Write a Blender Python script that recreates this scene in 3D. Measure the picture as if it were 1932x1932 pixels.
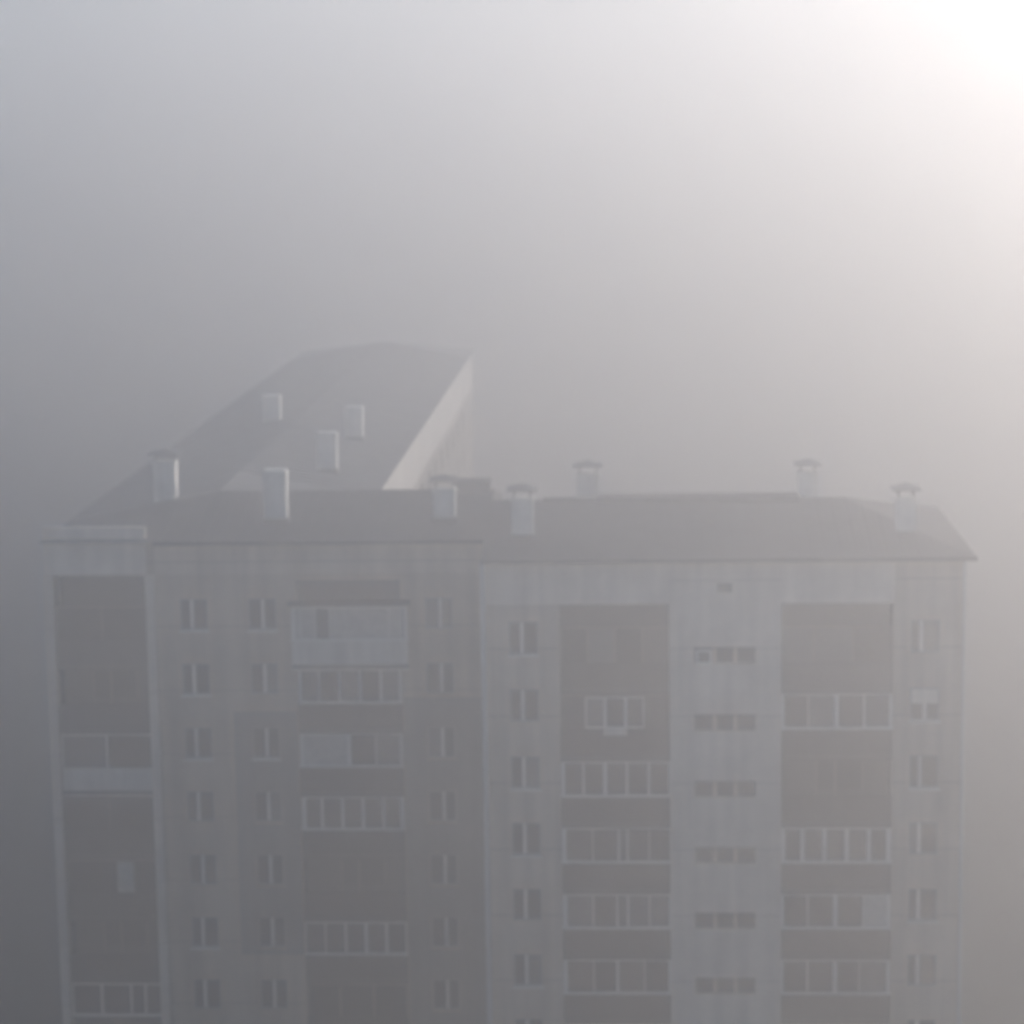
import bpy, math, random
from mathutils import Vector, Matrix

rnd = random.Random(7)
C = bpy.context.scene.collection
for o in list(bpy.data.objects):
    bpy.data.objects.remove(o)
sc = bpy.context.scene
R_ = math.radians

# ------------------------------------------------------------------ camera
E = 29.0                     # eaves height of the block (nine storeys)
cam_d = bpy.data.cameras.new('camera')
cam = bpy.data.objects.new('camera', cam_d)
C.objects.link(cam)
pitch, yaw, roll = 0.156, 0.0493, -0.0151
cy, sy = math.cos(yaw), math.sin(yaw)
fwd = Vector((-sy * math.cos(pitch), cy * math.cos(pitch), -math.sin(pitch)))
rt = Vector((cy, sy, 0.0))
up = rt.cross(fwd)
rt2 = math.cos(roll) * rt + math.sin(roll) * up
up2 = -math.sin(roll) * rt + math.cos(roll) * up
m3 = Matrix((rt2, up2, -fwd)).transposed()
cam.matrix_world = Matrix.Translation((0, -100.4, E + 17.73)) @ m3.to_4x4()
cam_d.sensor_width = 36.0
cam_d.lens = 36.0 * 4746.0 / 1932.0
cam_d.clip_start = 0.5
cam_d.clip_end = 5000
cam_d.dof.use_dof = True
cam_d.dof.focus_distance = 24.0
cam_d.dof.aperture_fstop = 1.5
sc.camera = cam

# ------------------------------------------------------------------ light
SUN_EL, SUN_AZ = 11.0, 51.0
w = bpy.data.worlds.new('World')
sc.world = w
w.use_nodes = True
nt = w.node_tree
bg = nt.nodes['Background']
sky = nt.nodes.new('ShaderNodeTexSky')
sky.sky_type = 'NISHITA'
sky.sun_disc = False
sky.sun_elevation = R_(SUN_EL)
sky.sun_rotation = R_(SUN_AZ)
sky.dust_density = 0.8
sky.ozone_density = 3.5
nt.links.new(sky.outputs[0], bg.inputs[0])
bg.inputs[1].default_value = 0.072

sd = bpy.data.lights.new('sun', 'SUN')
sd.energy = 4.4
sd.angle = R_(0.5)
sd.color = (1.0, 0.905, 0.81)
sun = bpy.data.objects.new('sun', sd)
C.objects.link(sun)
to_sun = Vector((math.sin(R_(SUN_AZ)) * math.cos(R_(SUN_EL)), math.cos(R_(SUN_AZ)) * math.cos(R_(SUN_EL)), math.sin(R_(SUN_EL))))
sun.rotation_euler = to_sun.to_track_quat('Z', 'Y').to_euler()
sun.location = (30, 40, 90)

sc.view_settings.view_transform = 'Standard'
sc.view_settings.look = 'None'
sc.view_settings.gamma = 1.0
sc.view_settings.exposure = 1.18
sc.cycles.volume_bounces = 2
sc.cycles.max_bounces = 6
sc.cycles.diffuse_bounces = 3
sc.cycles.use_denoising = True
sc.cycles.use_adaptive_sampling = False
HAZE_DENSITY, HAZE_G = 0.0104, 0.81
HAZE_COL = (0.938, 0.928, 0.930, 1)
HAZE_TOP = E + 17.73 + 20.0

# ------------------------------------------------------------------ materials
def mat(name, col, rough=0.85, var=0.15, scale=0.6, spec=0.3, joints=0.0, streak=0.0, metal=0.0):
    m = bpy.data.materials.new(name)
    m.use_nodes = True
    t = m.node_tree
    N, L = t.nodes, t.links
    b = N['Principled BSDF']
    b.inputs['Roughness'].default_value = rough
    b.inputs['Specular IOR Level'].default_value = spec
    b.inputs['Metallic'].default_value = metal
    geo = N.new('ShaderNodeNewGeometry')
    nz = N.new('ShaderNodeTexNoise')
    nz.inputs['Scale'].default_value = scale
    nz.inputs['Detail'].default_value = 6
    nz.inputs['Roughness'].default_value = 0.65
    L.new(geo.outputs['Position'], nz.inputs['Vector'])
    rmp = N.new('ShaderNodeMapRange')
    rmp.inputs['From Min'].default_value = 0.25
    rmp.inputs['From Max'].default_value = 0.75
    rmp.inputs['To Min'].default_value = 1 - var
    rmp.inputs['To Max'].default_value = 1 + var
    L.new(nz.outputs['Fac'], rmp.inputs['Value'])
    val = rmp.outputs[0]
    if streak:
        mp = N.new('ShaderNodeMapping')
        mp.inputs['Scale'].default_value = (1.9, 1.9, 0.10)
        L.new(geo.outputs['Position'], mp.inputs['Vector'])
        n2 = N.new('ShaderNodeTexNoise')
        n2.inputs['Scale'].default_value = 1.0
        n2.inputs['Detail'].default_value = 4
        L.new(mp.outputs[0], n2.inputs['Vector'])
        r2 = N.new('ShaderNodeMapRange')
        r2.inputs['From Min'].default_value = 0.35
        r2.inputs['From Max'].default_value = 0.7
        r2.inputs['To Min'].default_value = 1.0 + streak * 0.4
        r2.inputs['To Max'].default_value = 1.0 - streak
        L.new(n2.outputs['Fac'], r2.inputs['Value'])
        mu = N.new('ShaderNodeMath'); mu.operation = 'MULTIPLY'
        L.new(val, mu.inputs[0]); L.new(r2.outputs[0], mu.inputs[1])
        val = mu.outputs[0]
    if joints:                                   # dark mastic joints between the concrete panels
        sp = N.new('ShaderNodeSeparateXYZ')
        L.new(geo.outputs['Position'], sp.inputs[0])
        a = N.new('ShaderNodeMath'); a.operation = 'ADD'; a.inputs[1].default_value = 0.15
        L.new(sp.outputs['Z'], a.inputs[0])
        md = N.new('ShaderNodeMath'); md.operation = 'MODULO'; md.inputs[1].default_value = 2.82
        L.new(a.outputs[0], md.inputs[0])
        lt = N.new('ShaderNodeMath'); lt.operation = 'LESS_THAN'; lt.inputs[1].default_value = 0.07
        L.new(md.outputs[0], lt.inputs[0])
        ma = N.new('ShaderNodeMath'); ma.operation = 'MULTIPLY_ADD'
        ma.inputs[1].default_value = -joints; ma.inputs[2].default_value = 1.0
        L.new(lt.outputs[0], ma.inputs[0])
        mu = N.new('ShaderNodeMath'); mu.operation = 'MULTIPLY'
        L.new(val, mu.inputs[0]); L.new(ma.outputs[0], mu.inputs[1])
        val = mu.outputs[0]
    vm = N.new('ShaderNodeVectorMath'); vm.operation = 'SCALE'
    vm.inputs[0].default_value = col
    L.new(val, vm.inputs['Scale'])
    L.new(vm.outputs[0], b.inputs['Base Color'])
    return m

FT = 0.09
M = {
    'panel': mat('concrete_panel', (0.53 + FT, 0.53, 0.53 - FT), streak=0.25, joints=0.35),
    'panel_dim': mat('weathered_panel', (0.43 + FT, 0.43, 0.43 - FT), streak=0.25, joints=0.3),
    'attic': mat('attic_panel_paint', (0.76 + FT, 0.76, 0.76 - FT), streak=0.15),
    'stair': mat('stair_panel_paint', (0.74 + FT, 0.74, 0.74 - FT), streak=0.15, joints=0.2),
    'recess': mat('recess_wall_shade', (0.07, 0.067, 0.064), streak=0.2),  # far darker than the panels: loggia shade put into the colour
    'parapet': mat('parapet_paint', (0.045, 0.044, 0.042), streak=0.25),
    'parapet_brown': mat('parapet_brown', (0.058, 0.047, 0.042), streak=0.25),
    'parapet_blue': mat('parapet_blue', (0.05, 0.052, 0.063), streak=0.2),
    'parapet_light': mat('parapet_light', (0.80, 0.765, 0.70), streak=0.2),
    'white': mat('white_frame', (0.89, 0.865, 0.82), rough=0.5, var=0.06),
    'wood': mat('dark_wood_frame', (0.21, 0.175, 0.15), rough=0.7, var=0.2, scale=2),
    'glass': mat('window_glass', (0.02, 0.021, 0.023), rough=0.15, var=0.4, scale=1.2, spec=0.3),
    'curtain': mat('curtained_glass', (0.58, 0.555, 0.51), rough=0.3, var=0.25, scale=3, spec=0.4),
    'brown_glass': mat('brown_lined_glass', (0.06, 0.045, 0.038), rough=0.3, var=0.3, scale=2, spec=0.4),
    'grey_glass': mat('grey_lined_glass', (0.12, 0.12, 0.12), rough=0.3, var=0.3, scale=2, spec=0.4),
    'roof': mat('sheet_roofing', (0.12, 0.12, 0.122), rough=0.95, var=0.25, scale=0.8, spec=0.05),
    'roof_fogged': mat('fogged_sheet_roofing', (0.25, 0.25, 0.25), rough=0.95, var=0.25, scale=0.8, spec=0.05),  # paler copy of the roofing: fog fade put into the wing roof's colour
    'wing_band': mat('wing_band_fogged', (0.62, 0.60, 0.57), streak=0.15),  # duller than the attic paint, fog fade put into the band's colour
    'gutter': mat('gutter_metal', (0.06, 0.06, 0.065), rough=0.5),
    'chimney': mat('chimney_render', (0.82, 0.795, 0.75), streak=0.15, scale=1.5),
    'cap': mat('chimney_cap', (0.22, 0.22, 0.22), rough=0.7),
    'pipe': mat('galvanised_pipe', (0.62, 0.62, 0.62), rough=0.5, var=0.1),
    'slab': mat('bare_slab', (0.11, 0.107, 0.10), streak=0.3),
    'patch': mat('darker_insulation', (0.27, 0.25, 0.22), streak=0.2, var=0.2),
    'frame_grey': mat('grey_window_frame', (0.36, 0.36, 0.35), rough=0.6, var=0.1),
    'ground': mat('ground_cover', (0.045, 0.047, 0.04), var=0.4, scale=0.15),
}

# ------------------------------------------------------------------ mesh helpers
class MB:
    def __init__(s):
        s.v, s.f = [], []
    def quad(s, *p):
        i = len(s.v); s.v += [tuple(q) for q in p]; s.f.append(tuple(range(i, i + len(p)))); return s
    def box(s, x0, x1, y0, y1, z0, z1):
        i = len(s.v)
        s.v += [(x0, y0, z0), (x1, y0, z0), (x1, y1, z0), (x0, y1, z0), (x0, y0, z1), (x1, y0, z1), (x1, y1, z1), (x0, y1, z1)]
        for f in ((0, 3, 2, 1), (4, 5, 6, 7), (0, 1, 5, 4), (1, 2, 6, 5), (2, 3, 7, 6), (3, 0, 4, 7)):
            s.f.append(tuple(i + k for k in f))
        return s
    def tube(s, x, y, z0, z1, r, n=10):
        i = len(s.v)
        for z in (z0, z1):
            for k in range(n):
                a = 2 * math.pi * k / n
                s.v.append((x + r * math.cos(a), y + r * math.sin(a), z))
        for k in range(n):
            s.f.append((i + k, i + (k + 1) % n, i + n + (k + 1) % n, i + n + k))
        s.f.append(tuple(i + n + k for k in range(n)))
        s.f.append(tuple(i + n - 1 - k for k in range(n)))
        return s
    def wall(s, x0, x1, z0, z1, y0, y1, holes):
        """a slab in the XZ plane, y0 (front) to y1, with rectangular openings and their reveals"""
        xs = sorted({x0, x1, *[h[k] for h in holes for k in (0, 1) if x0 < h[k] < x1]})
        zs = sorted({z0, z1, *[h[k] for h in holes for k in (2, 3) if z0 < h[k] < z1]})
        def solid(i, j):
            if not (0 <= i < len(xs) - 1 and 0 <= j < len(zs) - 1):
                return False
            cx, cz = (xs[i] + xs[i + 1]) / 2, (zs[j] + zs[j + 1]) / 2
            return not any(h[0] < cx < h[1] and h[2] < cz < h[3] for h in holes)
        for i in range(len(xs) - 1):
            for j in range(len(zs) - 1):
                if not solid(i, j):
                    continue
                a, b, c, d = xs[i], xs[i + 1], zs[j], zs[j + 1]
                s.quad((a, y0, c), (b, y0, c), (b, y0, d), (a, y0, d))
                s.quad((b, y1, c), (a, y1, c), (a, y1, d), (b, y1, d))
                if not solid(i - 1, j): s.quad((a, y1, c), (a, y0, c), (a, y0, d), (a, y1, d))
                if not solid(i + 1, j): s.quad((b, y0, c), (b, y1, c), (b, y1, d), (b, y0, d))
                if not solid(i, j - 1): s.quad((a, y1, c), (b, y1, c), (b, y0, c), (a, y0, c))
                if not solid(i, j + 1): s.quad((a, y0, d), (b, y0, d), (b, y1, d), (a, y1, d))
        return s
    def mesh(s, name, m, origin=(0, 0, 0)):
        me = bpy.data.meshes.new(name)
        ox, oy, oz = origin
        me.from_pydata([(x - ox, y - oy, z - oz) for x, y, z in s.v], [], s.f)
        me.materials.append(m)
        me.update()
        return me
    def build(s, name, m, parent=None, origin=(0, 0, 0), at=None):
        """origin: where the mesh coordinates have their zero; at: location in the parent's space"""
        o = bpy.data.objects.new(name, s.mesh(name, m, origin))
        o.location = at if at is not None else (0, 0, 0)
        o.parent = parent
        C.objects.link(o)
        return o

def thing(name, label, cat, loc, group=None):
    o = bpy.data.objects.new(name, None)
    o.location = loc
    o.empty_display_size = 2
    o['label'] = label
    o['category'] = cat
    if group:
        o['group'] = group
    C.objects.link(o)
    return o

def dup(o, parent, loc=None):
    c = o.copy()
    c.parent = parent
    if loc is not None:
        c.location = loc
    C.objects.link(c)
    for ch in list(o.children):
        dup(ch, c)
    return c

FL = 2.82                    # storey height
def ztop(n): return E - 2.85 - FL * n      # head of a loggia's glazing
def zsill(n): return E - 4.33 - FL * n     # its sill
NF = 7

# ------------------------------------------------------------------ building parts
WW, WH = 1.22, 1.40          # window opening
def make_window(parent, loc, mull=0.42, left='glass', right='glass', sill=True):
    """window frame in a reveal; loc is the centre of the opening on the wall's front face"""
    a, h = WW / 2, WH / 2
    xm = -a + WW * mull
    f = MB()
    y0, y1 = 0.10, 0.18
    f.box(-a, -a + .07, y0, y1, -h, h).box(a - .07, a, y0, y1, -h, h)
    f.box(-a + .07, a - .07, y0, y1, h - .07, h).box(-a + .07, a - .07, y0, y1, -h, -h + .08)
    wnd = f.build('window', M['frame_grey'], parent, at=loc)
    MB().box(xm - .075, xm + .075, y0 - .02, y1 - .01, -h + .082, h - .072).build('mullion', M['white'], wnd)
    MB().box(-a + .07, xm - .075, .14, .17, -h + .08, h - .07).build('pane', M[left], wnd)
    MB().box(xm + .075, a - .07, .14, .17, -h + .08, h - .07).build('pane', M[right], wnd)
    if sill:
        MB().box(-a - .06, a + .06, -.10, .098, -h - .06, -h + .003).build('sill', M['white'], wnd)
    return wnd

def make_stair_window(parent, loc, odd=False):
    a, h = 1.26, 0.36
    f = MB()
    y0, y1 = 0.10, 0.16
    f.box(-a, a, y0, y1, h - .05, h).box(-a, a, y0, y1, -h, -h + .05)
    cuts = [-a, -a / 3, a / 3, a]
    for k, x in enumerate(cuts):
        d = .09 if 0 < k < 3 else .045
        f.box(x - d if k else x, x + d if k < 3 else x, y0, y1, -h + .05, h - .05)
    wnd = f.build('stair_window', M['panel'], parent, at=loc)
    for k in range(3):
        l = cuts[k] + (.09 if k else .045)
        r = cuts[k + 1] - (.09 if k < 2 else .045)
        MB().box(l, r, .12, .15, -h + .05, h - .05).build('pane', M['glass'], wnd)
    if odd:      # one light of the strip has been swapped for a small white casement
        b = MB()
        l, r = cuts[0] + .1, cuts[1] - .12
        b.box(l, r, .06, .098, -h - .02, -h + .07).box(l, r, .06, .098, h - .22, h - .14)
        b.box(l, l + .08, .06, .098, -h + .07, h - .22).box(r - .08, r, .06, .098, -h + .07, h - .22)
        b.build('casement', M['white'], wnd)
    return wnd

def make_loggia(root, x0, x1, n, yf, posts=None, style='white', parapet='parapet', panes=None, sill=True, proud=0.0,
                thick=None, top=True, clutter=None):
    """one storey of a loggia stack between x0 and x1, front face at yf (root space); posts as fractions of the width"""
    zt, zs = ztop(n), zsill(n)
    zb = ztop(n + 1)
    ox, oz = (x0 + x1) / 2, zs
    y = yf - proud
    p = MB()
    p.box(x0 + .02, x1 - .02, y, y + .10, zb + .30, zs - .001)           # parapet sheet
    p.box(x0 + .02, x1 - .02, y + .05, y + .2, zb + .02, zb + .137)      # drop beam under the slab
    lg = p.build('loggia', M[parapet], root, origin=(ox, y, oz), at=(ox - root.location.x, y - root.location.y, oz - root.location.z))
    MB().box(x0 + .02, x1 - .02, y - .03, y + 1.2, zb + .14, zb + .297).build('slab', M['slab'], lg, origin=(ox, y, oz))
    W = x1 - x0
    fm = M['white'] if style == 'white' else M['wood']
    if sill:
        MB().box(x0 - .02, x1 + .02, y - .09, y + .14, zs, zs + .11).build('sill', M['white'] if style != 'wood' else M['wood'], lg, origin=(ox, y, oz))
    if posts is not None:
        f = MB()
        xs = [x0 + .02 + t * (W - .04) for t in posts]
        tk = thick or [0.12] * len(xs)
        zl = zs + (.113 if sill else 0.0)
        for k, (x, d) in enumerate(zip(xs, tk)):
            l = x if k == 0 else x - d / 2
            r = x if k == len(xs) - 1 else x + d / 2
            if k == 0: r = x + d
            if k == len(xs) - 1: l = x - d
            f.box(l, r, y, y + .08, zl, zt - .06)
        f.box(x0 + .02, x1 - .02, y + .003, y + .083, zt - .058, zt)
        f.build('frame', fm, lg, origin=(ox, y, oz))
        for k in range(len(xs) - 1):
            kind = (panes[k] if panes else 'glass')
            MB().box(xs[k] + .03, xs[k + 1] - .03, y + .03, y + .05, zl, zt - .06).build('pane', M[kind], lg, origin=(ox, y, oz))
    else:            # open loggia: balcony door and window on the back wall show
        yb = yf + 1.28
        f = MB()
        cx = x0 + W * 0.55
        f.box(cx - .95, cx - .90, yb - .05, yb, zs - .95, zt - .25).box(cx - .2, cx - .12, yb - .05, yb, zs - .95, zt - .25)
        f.box(cx + .95, cx + 1.0, yb - .05, yb, zs - .05, zt - .25).box(cx - .9, cx + .95, yb - .05, yb, zt - .247, zt - .18)
        f.build('door_frame', M['wood' if style == 'wood' else 'white'], lg, origin=(ox, y, oz))
        MB().box(cx - .89, cx + .94, yb - .04, yb - .02, zs - .0, zt - .25).build('pane', M['glass'], lg, origin=(ox, y, oz))
    return lg

def seams(m, x0, x1, y0, y1, top, along='y', step=0.62):
    """raised sheet seams running up a slope; top(x, y) is the roof height"""
    a0, a1 = (x0, x1) if along == 'y' else (y0, y1)
    for k in range(int((a1 - a0) / step)):
        c = a0 + (k + .5) * step
        lo, hi = ((y0, y1) if along == 'y' else (x0, x1))
        if callable(hi): hi = hi(c)
        if callable(lo): lo = lo(c)
        if abs(hi - lo) < .3: continue
        w = .022
        P = []
        for t in (lo, hi):
            for s2 in (-w, w):
                p = (c + s2, t) if along == 'y' else (t, c + s2)
                z = top(*p)
                P += [(p[0], p[1], z - .01), (p[0], p[1], z + .045)]
        a, b, c2, d, e, f, g2, h = P
        m.quad(a, e, f, b); m.quad(g2, c2, d, h); m.quad(b, f, h, d); m.quad(a, b, d, c2); m.quad(e, g2, h, f)

def make_chimney(root, x, y, zb, zt, wx=0.95, wy=0.8, cap=True):
    c = MB()
    c.box(x - wx / 2, x + wx / 2, y - wy / 2, y + wy / 2, zb - .5, zt)
    c.box(x - wx / 2 - .05, x + wx / 2 + .05, y - wy / 2 - .05, y + wy / 2 + .05, zt - .22, zt - .10)
    ch = c.build('chimney', M['chimney'], root, origin=(x, y, zb), at=(x - root.location.x, y - root.location.y, zb - root.location.z))
    MB().box(x - wx / 2 - .09, x + wx / 2 + .09, y - wy / 2 - .09, y + wy / 2 + .09, zb - .45, zb + .16).build('flashing', M['gutter'], ch, origin=(x, y, zb))
    if cap:
        k = MB()
        for sx in (-1, 1):
            for s2 in (-1, 1):
                k.box(x + sx * (wx / 2 - .1) - .03, x + sx * (wx / 2 - .1) + .03, y + s2 * (wy / 2 - .1) - .03, y + s2 * (wy / 2 - .1) + .03, zt + .002, zt + .3)
        a, b = wx / 2 + .18, wy / 2 + .18
        k.quad((x - a, y - b, zt + .30), (x - a, y + b, zt + .30), (x + a, y + b, zt + .30), (x + a, y - b, zt + .30))
        k.quad((x - a, y - b, zt + .30), (x + a, y - b, zt + .30), (x + a, y - b, zt + .36), (x - a, y - b, zt + .36))
        k.quad((x + a, y - b, zt + .30), (x + a, y + b, zt + .30), (x + a, y + b, zt + .36), (x + a, y - b, zt + .36))
        k.quad((x + a, y + b, zt + .30), (x - a, y + b, zt + .30), (x - a, y + b, zt + .36), (x + a, y + b, zt + .36))
        k.quad((x - a, y + b, zt + .30), (x - a, y - b, zt + .30), (x - a, y - b, zt + .36), (x - a, y + b, zt + .36))
        t = (x, y, zt + .56)
        for p, q in (((-a, -b), (a, -b)), ((a, -b), (a, b)), ((a, b), (-a, b)), ((-a, b), (-a, -b))):
            k.quad((x + p[0], y + p[1], zt + .36), (x + q[0], y + q[1], zt + .36), t)
        k.build('chimney_cap', M['cap'], ch, origin=(x, y, zb))
    return ch

# ================================================================== ground
g = MB()
n = 24
gx = [-420 + 840 * i / n for i in range(n + 1)]
gy = [-160 + 900 * i / n for i in range(n + 1)]
for i in range(n):
    for j in range(n):
        g.quad((gx[i], gy[j], 0), (gx[i + 1], gy[j], 0), (gx[i + 1], gy[j + 1], 0), (gx[i], gy[j + 1], 0))
go = g.build('ground', M['ground'])
go['kind'] = 'structure'

# ================================================================== right block
XL, XR, DEP = -6.25, 13.30, 12.0
rb = thing('apartment_block', 'nearer block section with a pale stair bay of strip windows between dark loggia stacks',
           'apartment block', ((XL + XR) / 2, 0, 0), 'sections of the panel apartment block')
B1, B2, ST = (-3.10, 1.42), (5.86, 10.42), (1.42, 5.86)
WX1, WX2 = -4.56, 11.72
RO = (rb.location.x, 0, 0)
def wz(n): return E - 3.30 - FL * n
holes = [(B1[0], B1[1], 0.6, E - 1.92), (B2[0], B2[1], 0.6, E - 1.92)]
for n in range(9):
    for x in (WX1, WX2):
        holes.append((x - WW / 2, x + WW / 2, wz(n) - WH / 2, wz(n) + WH / 2))
holes.append((ST[0], ST[1], 0.0, E - 0.02))
wl = MB().wall(XL, XR, 0, E - .02, 0, .35, holes)
wl.box(XL, XL + .3, .352, 1.35, 0, E - .03).box(XR - .3, XR, .352, 1.35, 0, E - .03)
wl.build('wall', M['panel'], rb, origin=RO)
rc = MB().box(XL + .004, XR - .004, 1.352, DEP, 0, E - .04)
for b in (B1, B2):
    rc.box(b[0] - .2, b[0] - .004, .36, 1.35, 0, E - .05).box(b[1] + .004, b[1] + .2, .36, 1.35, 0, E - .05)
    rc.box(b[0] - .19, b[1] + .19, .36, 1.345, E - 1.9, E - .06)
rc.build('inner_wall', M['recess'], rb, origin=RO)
sholes = []
def sz(n): return E - 4.03 - 2.80 * n
for n in range(8):
    sholes.append((3.62 - 1.26, 3.62 + 1.26, sz(n) - .36, sz(n) + .36))
sholes.append((3.62 - .3, 3.62 + .3, E - 1.45, E - 1.05))
MB().wall(ST[0] - .06, ST[1] + .06, 0, E - .02, -.12, .30, sholes).build('stair_panel', M['stair'], rb, origin=RO)
at_ = MB().box(XL - .01, ST[0] - .063, -.05, -.003, E - 1.90, E - .03)
at_.build('attic_panel', M['attic'], rb, origin=RO)
MB().box(ST[1] + .063, B2[1] + .05, -.05, -.003, E - 1.90, E - .03).build('attic_panel', M['attic'], rb, origin=RO)
v = MB().box(3.62 - .3, 3.62 + .3, .1, .14, E - 1.45, E - 1.05)
for k in range(4):
    v.box(3.62 - .3, 3.62 + .3, -.0, .098, E - 1.42 + k * .1, E - 1.39 + k * .1)
v.build('attic_vent', M['gutter'], rb, origin=RO)
for n in range(8):
    make_stair_window(rb, (3.62 - RO[0], -.12, sz(n)), odd=(n == 0))
kinds = ['glass', 'glass', 'curtain', 'glass', 'grey_glass', 'glass', 'glass']
for n in range(NF):
    make_window(rb, (WX1 - RO[0], 0, wz(n)), 0.44, 'glass', 'grey_glass' if n in (2, 5) else 'glass', sill=n in (0, 2, 3, 5))
for n in range(NF):
    w_ = make_window(rb, (WX2 - RO[0], 0, wz(n)), 0.36 if n not in (1,) else 0.5, 'grey_glass' if n == 3 else 'glass',
                     'grey_glass' if n == 0 else 'glass', sill=n in (1, 2, 4))
    if n == 1:      # roller blind half way down outside the panes
        MB().box(-.53, .53, .075, .086, 0.02, .62).build('blind', M['parapet_light'], w_)
six = [0, .2, .4, .6, .8, 1]
# loggia stack left of the stair bay
make_loggia(rb, *B1, 0, 0.0, [0, .25, .5, .75, 1], 'wood', 'parapet', ['glass', 'grey_glass', 'glass', 'brown_glass'], sill=False, thick=[.07] * 5)
lg = make_loggia(rb, *B1, 1, 0.0, [0, .24, .405, .59, .8, 1], 'wood', 'parapet_brown', ['brown_glass', 'grey_glass', 'glass', 'brown_glass', 'brown_glass'], sill=False, thick=[.05] * 5 + [.05])
cwf = MB()                                     # a white three-light window set in the middle of the brown glazing
zc0, zc1 = zsill(1) + .08, ztop(1) - .08
for x, d in ((-2.05, .07), (-1.27, .14), (-.43, .14), (.30, .07)):
    cwf.box(x - d / 2, x + d / 2, -.06, -.003, zc0, zc1)
for l, r in ((-2.015, -1.34), (-1.20, -.50), (-.36, .265)):
    cwf.box(l, r, -.055, -.003, zc0, zc0 + .08).box(l, r, -.055, -.003, zc1 - .06, zc1)
ox_, oz_ = (B1[0] + B1[1]) / 2, zsill(1)
cwf.build('casement', M['white'], lg, origin=(ox_, 0, oz_))
MB().box(-1.34, -.36, -.12, -.003, zc0 - .28, zc0 - .005).build('flower_box', M['parapet_light'], lg, origin=(ox_, 0, oz_))
make_loggia(rb, *B1, 2, 0.0, six, 'white', 'parapet', None, thick=[.14, .1, .16, .1, .12, .1])
make_loggia(rb, *B1, 3, 0.0, [0, .28, .52, .6, .8, 1], 'white', 'parapet', ['brown_glass'] * 5, thick=[.16, .05, .1, .1, .05, .06])
make_loggia(rb, *B1, 4, 0.0, [0, .28, .5, .6, .8, 1], 'white', 'parapet', ['grey_glass', 'glass', 'glass', 'grey_glass', 'grey_glass'], thick=[.18, .07, .1, .1, .06, .1])
make_loggia(rb, *B1, 5, 0.0, [0, .28, .5, .75, 1], 'white', 'parapet', ['brown_glass', 'glass', 'brown_glass', 'glass'], thick=[.16, .06, .13, .06, .14])
make_loggia(rb, *B1, 6, 0.0, six, 'white', 'parapet')
# loggia stack right of the stair bay
make_loggia(rb, *B2, 0, 0.0, [0, .3, .65, 1], 'wood', 'parapet_blue', ['grey_glass', 'grey_glass', 'brown_glass'], sill=False, thick=[.06] * 4)
make_loggia(rb, *B2, 1, 0.0, [0, .25, .5, .75, 1], 'white', 'parapet', ['glass', 'grey_glass', 'brown_glass', 'grey_glass'], thick=[.16, .05, .2, .1, .12])
make_loggia(rb, *B2, 2, 0.0, None, 'wood', 'parapet_brown', sill=False)
make_loggia(rb, *B2, 3, 0.0, six, 'white', 'parapet', None, thick=[.2, .18, .18, .18, .18, .2])
make_loggia(rb, *B2, 4, 0.0, [0, .25, .5, .75, 1], 'white', 'parapet_brown', ['glass', 'glass', 'glass', 'curtain'], thick=[.16, .07, .2, .05, .14])
make_loggia(rb, *B2, 5, 0.0, [0, .25, .5, .72, 1], 'white', 'parapet', ['glass', 'glass', 'glass', 'grey_glass'], thick=[.14, .07, .18, .05, .14])
make_loggia(rb, *B2, 6, 0.0, six, 'white', 'parapet')
# roof: low hip of dark sheet metal
ez, rz, ry = E + .02, E + 1.50, 6.0
x0, x1, y0, y1 = XL + .02, XR + .38, -.50, DEP + .5
hx = 8.9
r = MB()
r.quad((x0, y0, ez), (x1, y0, ez), (hx, ry, rz), (x0, ry, rz))
r.quad((x1, y0, ez), (x1, y1, ez), (hx, ry, rz))
r.quad((x1, y1, ez), (x0, y1, ez), (x0, ry, rz), (hx, ry, rz))
r.quad((x0, y0, ez), (x0, ry, rz), (x0, y1, ez))
r.quad((x0, y0, ez), (x0, y1, ez), (x1, y1, ez), (x1, y0, ez))
seams(r, x0, x1, y0, lambda x: ry if x < hx else max(y0, ry - (ry - y0) * (x - hx) / (x1 - hx)), lambda x, y: ez + (rz - ez) * (y - y0) / (ry - y0))
roof = r.build('roof', M['roof'], rb, origin=RO)
MB().box(x0, x1, y0 - .12, y0 - .003, ez - .13, ez + .06).build('gutter', M['gutter'], roof, origin=RO)
MB().box(-1.6, 7.0, ry - .5, ry + .5, rz - .14, rz + .16).build('ridge_cap', M['roof'], roof, origin=RO)
MB().box(-3.9, -1.603, ry - .3, ry + .3, rz - .1, rz + .05).build('ridge_cap', M['roof'], roof, origin=RO)
make_chimney(rb, -4.62, 2.0, E + .55, E + 2.25, .88)
make_chimney(rb, -2.05, 9.6, E + .6, E + 2.15, .95)
make_chimney(rb, 7.65, 10.2, E + .5, E + 2.05, .82)
make_chimney(rb, 11.15, 2.6, E + .45, E + 2.05, .80)
MB().tube(XR - .05, -.10, 0, E - .1, .085).build('downpipe', M['pipe'], rb, origin=RO)
MB().tube(XL + .06, -.12, 0, E - .1, .12).build('downpipe', M['pipe'], rb, origin=RO)

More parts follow.
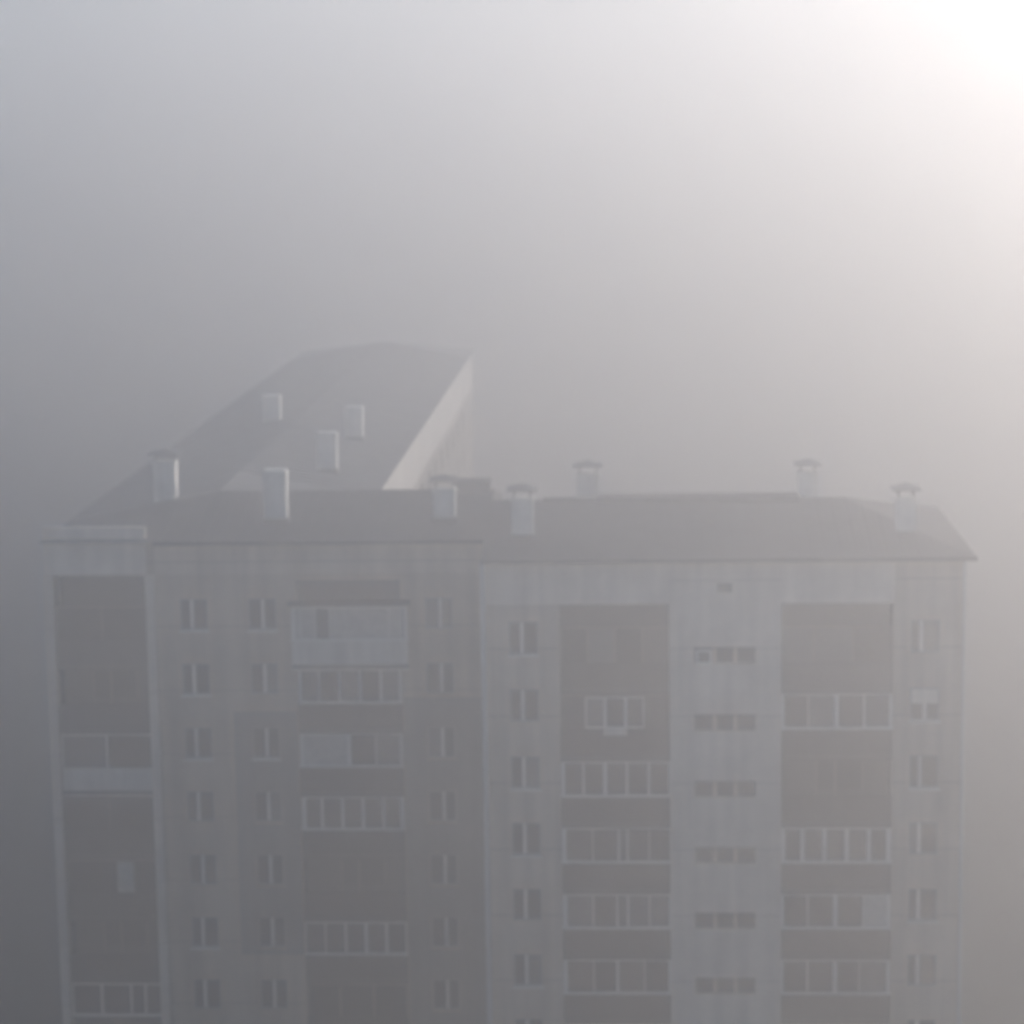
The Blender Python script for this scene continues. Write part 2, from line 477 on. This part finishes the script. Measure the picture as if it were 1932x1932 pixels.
# ================================================================== left block
S = 4.92
LX0, LXB, LX1 = -25.30, -20.80, -6.27
lb = thing('apartment_block', 'set-back block section with a loggia bay between two pale piers at its left end',
           'apartment block', ((LX0 + LX1) / 2, S, 0), 'sections of the panel apartment block')
LO = (lb.location.x, S, 0)
LB = (-14.55, -10.05)
LC = (-24.95, -20.95)
lw = (-18.95, -16.0, -8.40)
def lz(n): return E - 3.22 - 2.84 * n
holes = [(LB[0], LB[1], 0.6, E - 1.75), (LC[0], LC[1], 0.6, E - 1.50)]
for n in range(9):
    for x in lw:
        holes.append((x - WW / 2, x + WW / 2, lz(n) - WH / 2, lz(n) + WH / 2))
wl = MB().wall(LX0, LX1, 0, E - .02, S, S + .35, holes)
wl.box(LX0, LX0 + .3, S + .352, S + 1.35, 0, E - .03).box(LX1 - .3, LX1, S + .352, S + 1.35, 0, E - .03)
wl.build('wall', M['panel_dim'], lb, origin=LO)
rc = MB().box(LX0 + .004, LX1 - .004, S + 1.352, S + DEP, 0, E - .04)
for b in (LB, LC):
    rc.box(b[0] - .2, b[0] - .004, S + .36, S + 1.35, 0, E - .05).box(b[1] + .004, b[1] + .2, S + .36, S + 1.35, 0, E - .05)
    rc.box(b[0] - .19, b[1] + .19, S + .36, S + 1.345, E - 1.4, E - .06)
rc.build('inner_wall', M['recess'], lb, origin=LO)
MB().box(LXB + .22, LX1 + .003, S - .05, S - .003, E - 1.45, E - .03).build('attic_panel', M['panel'], lb, origin=LO)
MB().box(LX0 - .02, LXB - .12, S - .10, S + .25, E - 1.45, E + .62).build('attic_panel', M['attic'], lb, origin=LO)
for x in (-25.18, -20.78):
    MB().box(x - .19, x + .19, S - .28, S - .104 + .1, 0, E - 1.46).build('pier', M['stair'], lb, origin=LO)
def patch(x0, x1, z0, z1, y):
    """a flat's outside insulation, rendered darker than the panels round it, cut out round the windows"""
    hs = [(x - WW / 2 - .02, x + WW / 2 + .02, lz(n) - WH / 2 - .08, lz(n) + WH / 2 + .02) for x in lw for n in range(9)]
    MB().wall(x0, x1, z0, z1, y, S - .003, hs).build('insulation_panel', M['patch'], lb, origin=LO)
patch(-17.36, LB[0] - .04, E - 18.4, E - 7.5, S - .05)
patch(LB[1] + .04, LX1 - .35, E - 26.0, E - 6.9, S - .05)
for n in range(NF):
    make_window(lb, (lw[0] - LO[0], 0, lz(n)), 0.42 + (0.08 if n == 4 else 0), 'glass', 'glass', sill=n in (0, 1, 2, 5))
for n in range(NF):
    make_window(lb, (lw[1] - LO[0], 0, lz(n)), 0.52, 'glass', 'grey_glass' if n in (1, 3) else 'glass', sill=n in (0, 2))
for n in range(NF):
    make_window(lb, (lw[2] - LO[0], 0, lz(n)), 0.55, 'grey_glass' if n in (0, 2) else 'glass', 'glass', sill=False)
# balcony stack
make_loggia(lb, LB[0] - .18, LB[1] + .35, 0, S, [0, .08, .21, .33, .84, .95, 1], 'white', 'parapet_light', ['curtain', 'curtain', 'grey_glass', 'curtain', 'curtain', 'glass'], proud=.36,
            thick=[.16, .05, .05, .05, .05, .05, .16])
MB().box(LB[0] - .3, LB[1] + .45, S - .55, S - .003, E - 2.75, E - 2.62).build('canopy', M['parapet'], lb, origin=LO)
make_loggia(lb, *LB, 1, S, six, 'white', 'parapet_brown', ['grey_glass', 'glass', 'grey_glass', 'glass', 'grey_glass'], thick=[.14, .1, .1, .16, .14, .12])
make_loggia(lb, *LB, 2, S, [0, .48, .74, 1], 'white', 'parapet', ['curtain', 'glass', 'grey_glass'], thick=[.14, .18, .07, .14])
make_loggia(lb, *LB, 3, S, six, 'white', 'parapet', ['brown_glass'] * 5, thick=[.2, .13, .13, .16, .13, .18])
make_loggia(lb, *LB, 4, S, None, 'wood', 'parapet_brown', sill=False)
make_loggia(lb, *LB, 5, S, six, 'white', 'parapet', None, thick=[.06, .06, .12, .16, .14, .06])
make_loggia(lb, *LB, 6, S, [0, .33, .66, 1], 'wood', 'parapet', sill=False)
# end bay
make_loggia(lb, *LC, 0, S, [0, .5, 1], 'wood', 'parapet_blue', ['glass', 'glass'], sill=False, thick=[.05] * 3)
make_loggia(lb, *LC, 1, S, None, 'wood', 'parapet_blue', sill=False)
make_loggia(lb, *LC, 2, S, [0, .5, 1], 'white', 'parapet_light', ['grey_glass', 'glass'], sill=False, thick=[.05, .09, .05])
make_loggia(lb, *LC, 3, S, [0, .5, 1], 'wood', 'parapet', ['glass', 'glass'], sill=False, thick=[.05] * 3)
make_loggia(lb, *LC, 4, S, [0, .55, .75, 1], 'wood', 'parapet', ['glass', 'curtain', 'glass'], sill=False, thick=[.05] * 4)
make_loggia(lb, *LC, 5, S, None, 'wood', 'parapet', sill=False)
make_loggia(lb, *LC, 6, S, [0, .33, .66, .82, 1], 'white', 'parapet', None, thick=[.06, .12, .1, .1, .06])
# roof
ez, rz = E + .02, E + 1.25
x0, x1, y0, ry = LX0 - .15, LX1 - .02, S - .5, S + 6.0
rx = -18.70                       # ridge of the wing that runs back from here
r = MB()
r.quad((x0, y0, ez), (x1, y0, ez), (x1, ry, rz), (rx, ry, rz))
r.quad((x0, y0, ez), (rx, ry, rz), (x0, ry, ez))
r.quad((x1, ry, rz), (x1, S + DEP + .5, ez), (-12.2, S + DEP + .5, ez), (rx, ry, rz))
r.quad((x1, y0, ez), (x1, S + DEP + .5, ez), (x1, ry, rz))
r.quad((x0, y0, ez), (x0, ry, ez), (-12.2, S + DEP + .5, ez), (x1, S + DEP + .5, ez), (x1, y0, ez))
seams(r, x0, x1, y0, lambda x: ry if x > rx else y0 + (ry - y0) * (x - x0) / (rx - x0), lambda x, y: ez + (rz - ez) * (y - y0) / (ry - y0))
roof = r.build('roof', M['roof'], lb, origin=LO)
MB().box(LXB + .3, x1, y0 - .12, y0 - .003, ez - .13, ez + .06).build('gutter', M['gutter'], roof, origin=LO)
MB().box(-8.0, -6.45, ry - .7, ry + .7, rz - .3, rz + .42).build('roof_hatch', M['roof'], roof, origin=LO)
make_chimney(lb, -15.55, S + 2.1, E + .5, E + 2.75, .97, cap=False)
make_chimney(lb, -8.2, S + 2.0, E + .5, E + 1.95, .92)
make_chimney(lb, -21.2, S + 6.6, E + .5, E + 2.6, 1.0, cap=True)

# ================================================================== rear wing
wb = thing('apartment_block', 'long rear wing running back into the fog, pale band under its dark roof edge',
           'apartment block', (-18.7, 60, 0), 'sections of the panel apartment block')
WO = (-18.7, 60, 0)
WX0, WX1b, WY0, WY1 = -25.15, -12.45, S + DEP + .02, 92.0
def side_wall(x, face):
    """east wall of the wing with real openings, built flat and turned to face +X"""
    hs = []
    for n in range(2):
        for k in range(13):
            yc = WY0 + 3.0 + k * 5.1
            hs.append((yc - WW / 2, yc + WW / 2, wz(n) - .9 - WH / 2, wz(n) - .9 + WH / 2))
    m = MB().wall(WY0, WY1, 0, E - .02, 0, .35, hs)
    m.v = [(x - y, t, z) for t, y, z in m.v]
    return m
side_wall(WX1b, 1).build('wall', M['patch'], wb, origin=WO)
MB().box(WX0, WX1b - .353, WY0, WY1, 0, E - .04).build('inner_wall', M['panel_dim'], wb, origin=WO)
MB().box(WX1b + .003, WX1b + .06, WY0, WY1, E - 2.75, E - .03).build('attic_panel', M['wing_band'], wb, origin=WO)
for n in range(2):
    for k in range(13):
        wdw = make_window(wb, (WX1b - WO[0], WY0 + 3.0 + k * 5.1 - WO[1], wz(n) - .9), .5, sill=False)
        wdw.rotation_euler = (0, 0, math.pi / 2)
ez, rz = E + .02, E + 1.25
x0, x1, y0, y1 = WX0 - .3, WX1b + .25, S + 6.0, WY1 + .4
r = MB()
r.quad((x0, y0, ez + .004), (rx, y0, rz + .004), (rx, y1 - 6, rz + .004), (x0, y1, ez + .004))
r.quad((rx, y0, rz + .004), (x1, WY0, ez + .004), (x1, y1, ez + .004), (rx, y1 - 6, rz + .004))
r.quad((x0, y1, ez + .004), (rx, y1 - 6, rz + .004), (x1, y1, ez + .004))
seams(r, rx, x1, WY0, y1 - 6, lambda x, y: rz + .004 + (ez - rz) * (x - rx) / (x1 - rx), 'x', .9)
seams(r, x0, rx, y0 + .3, y1 - 6, lambda x, y: ez + .004 + (rz - ez) * (x - x0) / (rx - x0), 'x', .9)
roof = r.build('roof', M['roof_fogged'], wb, origin=WO)
for x, y, zt in ((-15.1, 22.0, 2.5), (-15.15, 34.5, 2.35), (-20.4, 40.0, 2.4)):
    make_chimney(wb, x, y, E + .55, E + zt, .95, cap=False)

# ================================================================== haze
hz = MB().box(-440, 440, -180, 760, -1.0, HAZE_TOP)
ho = hz.build('haze', bpy.data.materials.new('fog'))
ho['kind'] = 'stuff'
hm = ho.data.materials[0]
hm.use_nodes = True
t = hm.node_tree
t.nodes.remove(t.nodes['Principled BSDF'])
pv = t.nodes.new('ShaderNodeVolumePrincipled')
pv.inputs['Color'].default_value = HAZE_COL
pv.inputs['Density'].default_value = HAZE_DENSITY
pv.inputs['Anisotropy'].default_value = HAZE_G
t.links.new(pv.outputs[0], t.nodes['Material Output'].inputs['Volume'])
